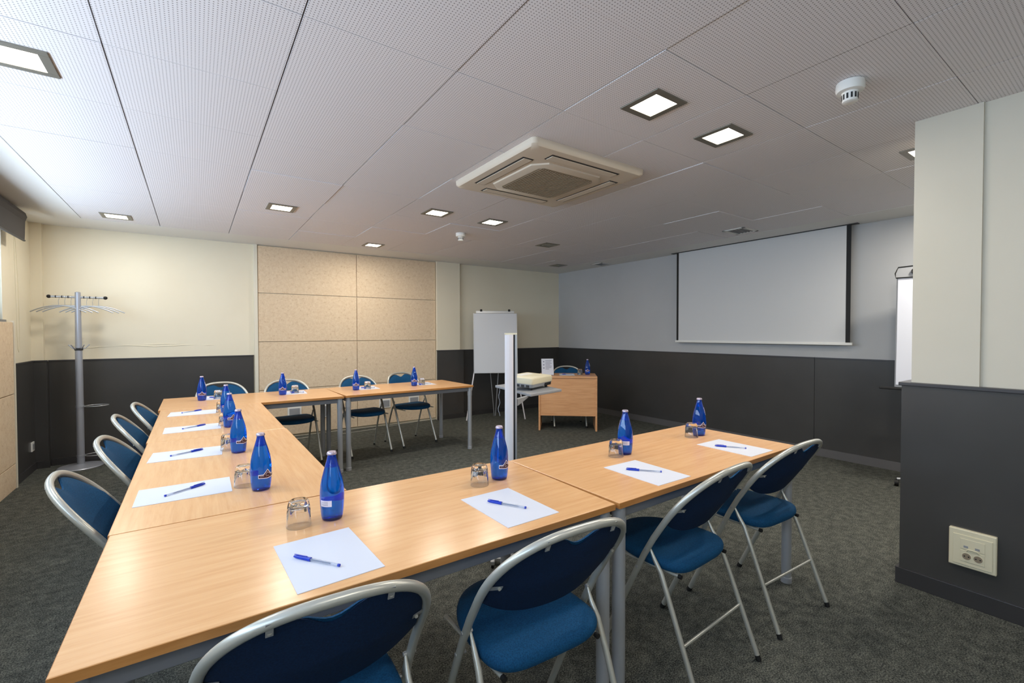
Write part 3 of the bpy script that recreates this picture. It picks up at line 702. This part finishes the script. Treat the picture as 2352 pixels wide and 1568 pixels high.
for k in range(5):
    a = R(200 + 72 * k); ex, ey = .31 * cos(a), .31 * sin(a)
    lg = build('base_arm', MB().tube([(0, .03, .085), (ex, .03 + ey, .062)], [.018, .011], 10), M['leg_metal'], f2, smooth=True)
    build('castor', MB().tube([(ex - .014, .03 + ey, .0285), (ex + .014, .03 + ey, .0285)], .028, 16).tube([(ex, .03 + ey, .028), (ex, .03 + ey, .06)], .006, 8), M['black'], lg, smooth=True)
# ------------------------------------------------------------------ coat stand
cs = empty('coat_stand', (-.957, 6.245, 0)); tag(cs, 'tall silver coat stand with hangers in the far left corner', 'coat stand')
build('base', MB().lathe([(.175, 0), (.178, .006), (.17, .014), (.06, .026), (.03, .034)], 48), M['coat'], cs, smooth=True)
build('pole', MB().lathe([(.030, .03), (.030, .60), (.0285, 1.16), (.0265, 1.20), (.022, 1.76), (.015, 1.765)], 28), M['coat'], cs, smooth=True)
for z in (1.19, .612, .115): build('collar', MB().lathe([(.032, z - .012), (.033, z), (.032, z + .012)], 28), M['coat'] if z < 1 else M['dark_plastic'], cs, smooth=True)
bar = build('hanging_bar', MB().tube([(-.20, 0, 1.712), (.20, 0, 1.712)], .0105, 14), M['alu'], cs, smooth=True)
for s in (-1, 1): build('end_ball', MB().lathe([(.002, -.017), (.011, -.014), (.0165, -.007), (.018, 0), (.0165, .007), (.011, .014), (.002, .017)], 18, (s * .208, 0, 1.712)), M['rubber'], bar, smooth=True)
rg = MB()
for x in (-.16, -.115, -.07, .045, .09, .135): rg.tube([(x - .004, 0, 1.712), (x + .004, 0, 1.712)], .0125, 12)
build('spacer_rings', rg, M['dark_plastic'], bar, smooth=True)
for z, ln in ((.612, .19), (.115, .19)):
    build('umbrella_ring', MB().tube([(.03 + ln / 2 + (ln / 2) * cos(2 * pi * k / 32), -.0 + .075 * sin(2 * pi * k / 32), z) for k in range(32)], .004, 8, closed=True), M['alu'], cs, smooth=True)
for k in range(5):
    a = R(20 + 72 * k); build('hook', MB().tube([(.028 * cos(a), .028 * sin(a), 1.19), (.05 * cos(a), .05 * sin(a), 1.20), (.082 * cos(a), .082 * sin(a), 1.235)], .0045, 8), M['coat'], cs, smooth=True)
def make_hanger():
    t = empty('coat_hanger')
    arc = [(x, 0, -.080 - .065 * (abs(x) / .205) ** 1.9) for x in [(-.205 + .41 * k / 24) for k in range(25)]]
    build('hanger_arm', MB().tube(arc, .0058, 10), M['alu'], t, smooth=True)
    hk = [(.0, 0, -.080), (.001, 0, -.06), (-.004, 0, -.035), (.013, 0, -.018), (.018, 0, .0), (.012, 0, .013), (.0, 0, .0175), (-.012, 0, .012), (-.017, 0, .0)]
    # hook plane turned across the bar
    build('hook', MB().tube([(y, x, z) for x, y, z in hk], .0022, 8), M['alu'], t, smooth=True)
    return t
hg = make_hanger(); hx = (-.14, -.095, -.05, .065, .11, .155); words = ['leftmost', 'second from left', 'third from left', 'third from right', 'second from right', 'rightmost']
for i, x in enumerate(hx):
    o = hg if i == 0 else copy_tree(hg); o.location = (-.957 + x, 6.245, 1.7055); o.rotation_euler = (0, 0, R(-6 + 2 * ((i * 37) % 3)))
    tag(o, 'silver curved coat hanger on the coat stand bar, %s' % words[i], 'hanger', 'silver coat hangers')
# ------------------------------------------------------------------ sockets
so = empty('wall_socket', (3.10, .519, .285), R(0)); tag(so, 'large cream double power socket box low on the right partition', 'socket')
build('surround', MB().rings([[(0, y, z) for y, z in rrect(.166, .184, .004)], [(-.016, y, z) for y, z in rrect(.166, .184, .004)], [(-.02, y, z) for y, z in rrect(.158, .176, .004)]]), M['cream_plastic'], so)
build('inner_plate', B(-.024, -.019, -.070, .066, -.078, .066), M['cream_plastic'], so, bevel=.001)
build('data_module', B(-.0265, -.024, -.045, .04, .0, .05), M['cream_plastic'], so, bevel=.001)
build('power_module', B(-.0265, -.024, -.045, .04, -.06, -.006), M['cream_plastic'], so, bevel=.001)
for yq in (-.023, .017):
    s1 = build('socket_well', MB().tube([(-.026, yq, -.033), (-.028, yq, -.033)], .0185, 24), M['cream_plastic'], so, smooth=True)
    build('socket_recess', MB().tube([(-.0275, yq, -.033), (-.0285, yq, -.033)], .0155, 24), M['grille'], s1, smooth=True)
    build('pin_holes', MB().tube([(-.028, yq - .0075, -.033), (-.0292, yq - .0075, -.033)], .003, 10).tube([(-.028, yq + .0075, -.033), (-.0292, yq + .0075, -.033)], .003, 10), M['dark_plastic'], s1)
for yq in (.012, -.028): build('data_port', B(-.0275, -.026, yq, yq + .016, .008, .018), M['grey_plastic'], so)
build('finger_tab', MB().tube([(-.027, -.028, -.008), (-.031, -.02, .002), (-.032, -.0, .004), (-.031, .012, .002), (-.027, .018, -.008)], .003, 8), M['cream_plastic'], so, smooth=True)
def far_socket(x, z, label, h=.12, w=.165, m='white_plastic'):
    t = empty('wall_socket', (x, FY - .025, z)); tag(t, label, 'socket')
    build('surround', B(-w / 2, w / 2, -.014, 0, -h / 2, h / 2), M[m], t, bevel=.004)
    build('insert', B(-w / 2 + .02, w / 2 - .02, -.018, -.014, -h / 2 + .02, h / 2 - .02), M['grey_plastic'], t, bevel=.001)
far_socket(1.055, .33, 'white socket box on the lower acoustic panels, leftmost')
far_socket(1.435, .30, 'white socket box on the lower acoustic panels, behind the far table legs', .17, .12)
far_socket(2.255, .325, 'white socket box on the lower acoustic panels, between two chairs', .13)
far_socket(2.70, .345, 'white socket box on the lower acoustic panels, rightmost', .11)
ls = empty('wall_socket', (-1.315, 6.30, .245)); tag(ls, 'small white socket on the dark wainscot left of the coat stand', 'socket')
build('surround', B(0, .012, -.04, .04, -.045, .045), M['white_plastic'], ls, bevel=.003); build('insert', B(.012, .016, -.026, .026, -.026, .026), M['grey_plastic'], ls, bevel=.001)
# ------------------------------------------------------------------ daylight and camera
def area(name, loc, rot, sx, sy, e, col):
    l = bpy.data.lights.new(name, 'AREA'); l.shape = 'RECTANGLE'; l.size = sx; l.size_y = sy; l.energy = e; l.color = col
    o = bpy.data.objects.new(name, l); COL.objects.link(o); o.location = loc; o.rotation_euler = rot; return o
area('daylight', (LX - .35, 1.9, 1.95), (0, R(-80), 0), 1.0, 7.2, 125, (.62, .78, 1.0))
area('ground_bounce', (LX - .45, 1.9, 1.25), (0, R(-128), 0), .7, 7.2, 165, (.84, .91, 1.0))
area('daylight_near', (LX - .30, -.7, 1.85), (R(-84), 0, R(-52)), 1.2, .7, 55, (.50, .68, 1.0))
w = bpy.data.worlds.new('sky'); bpy.context.scene.world = w; w.use_nodes = True
bg = w.node_tree.nodes['Background']; bg.inputs[0].default_value = (.66, .8, 1, 1); bg.inputs[1].default_value = 3.0
cam = bpy.data.cameras.new('camera'); co = bpy.data.objects.new('camera', cam); COL.objects.link(co)
cam.sensor_fit = 'HORIZONTAL'; cam.sensor_width = 36; cam.lens = 1045.0 / 2352 * 36; cam.clip_start = .02
yaw, pit, rol = .6091, -.0187, -.0018
d = Vector((sin(yaw) * cos(pit), cos(yaw) * cos(pit), sin(pit))); r = Vector((cos(yaw), -sin(yaw), 0)); u = r.cross(d)
r2 = r * cos(rol) + u * sin(rol); u2 = -r * sin(rol) + u * cos(rol)
co.matrix_world = Matrix(((r2.x, u2.x, -d.x, 0), (r2.y, u2.y, -d.y, 0), (r2.z, u2.z, -d.z, 1.345), (0, 0, 0, 1)))
s = bpy.context.scene; s.camera = co
s.view_settings.view_transform = 'Standard'; s.view_settings.look = 'None'; s.view_settings.gamma = 1; s.view_settings.exposure = 0.33
s.cycles.max_bounces = 10; s.cycles.transmission_bounces = 10; s.cycles.transparent_max_bounces = 12; s.cycles.diffuse_bounces = 5
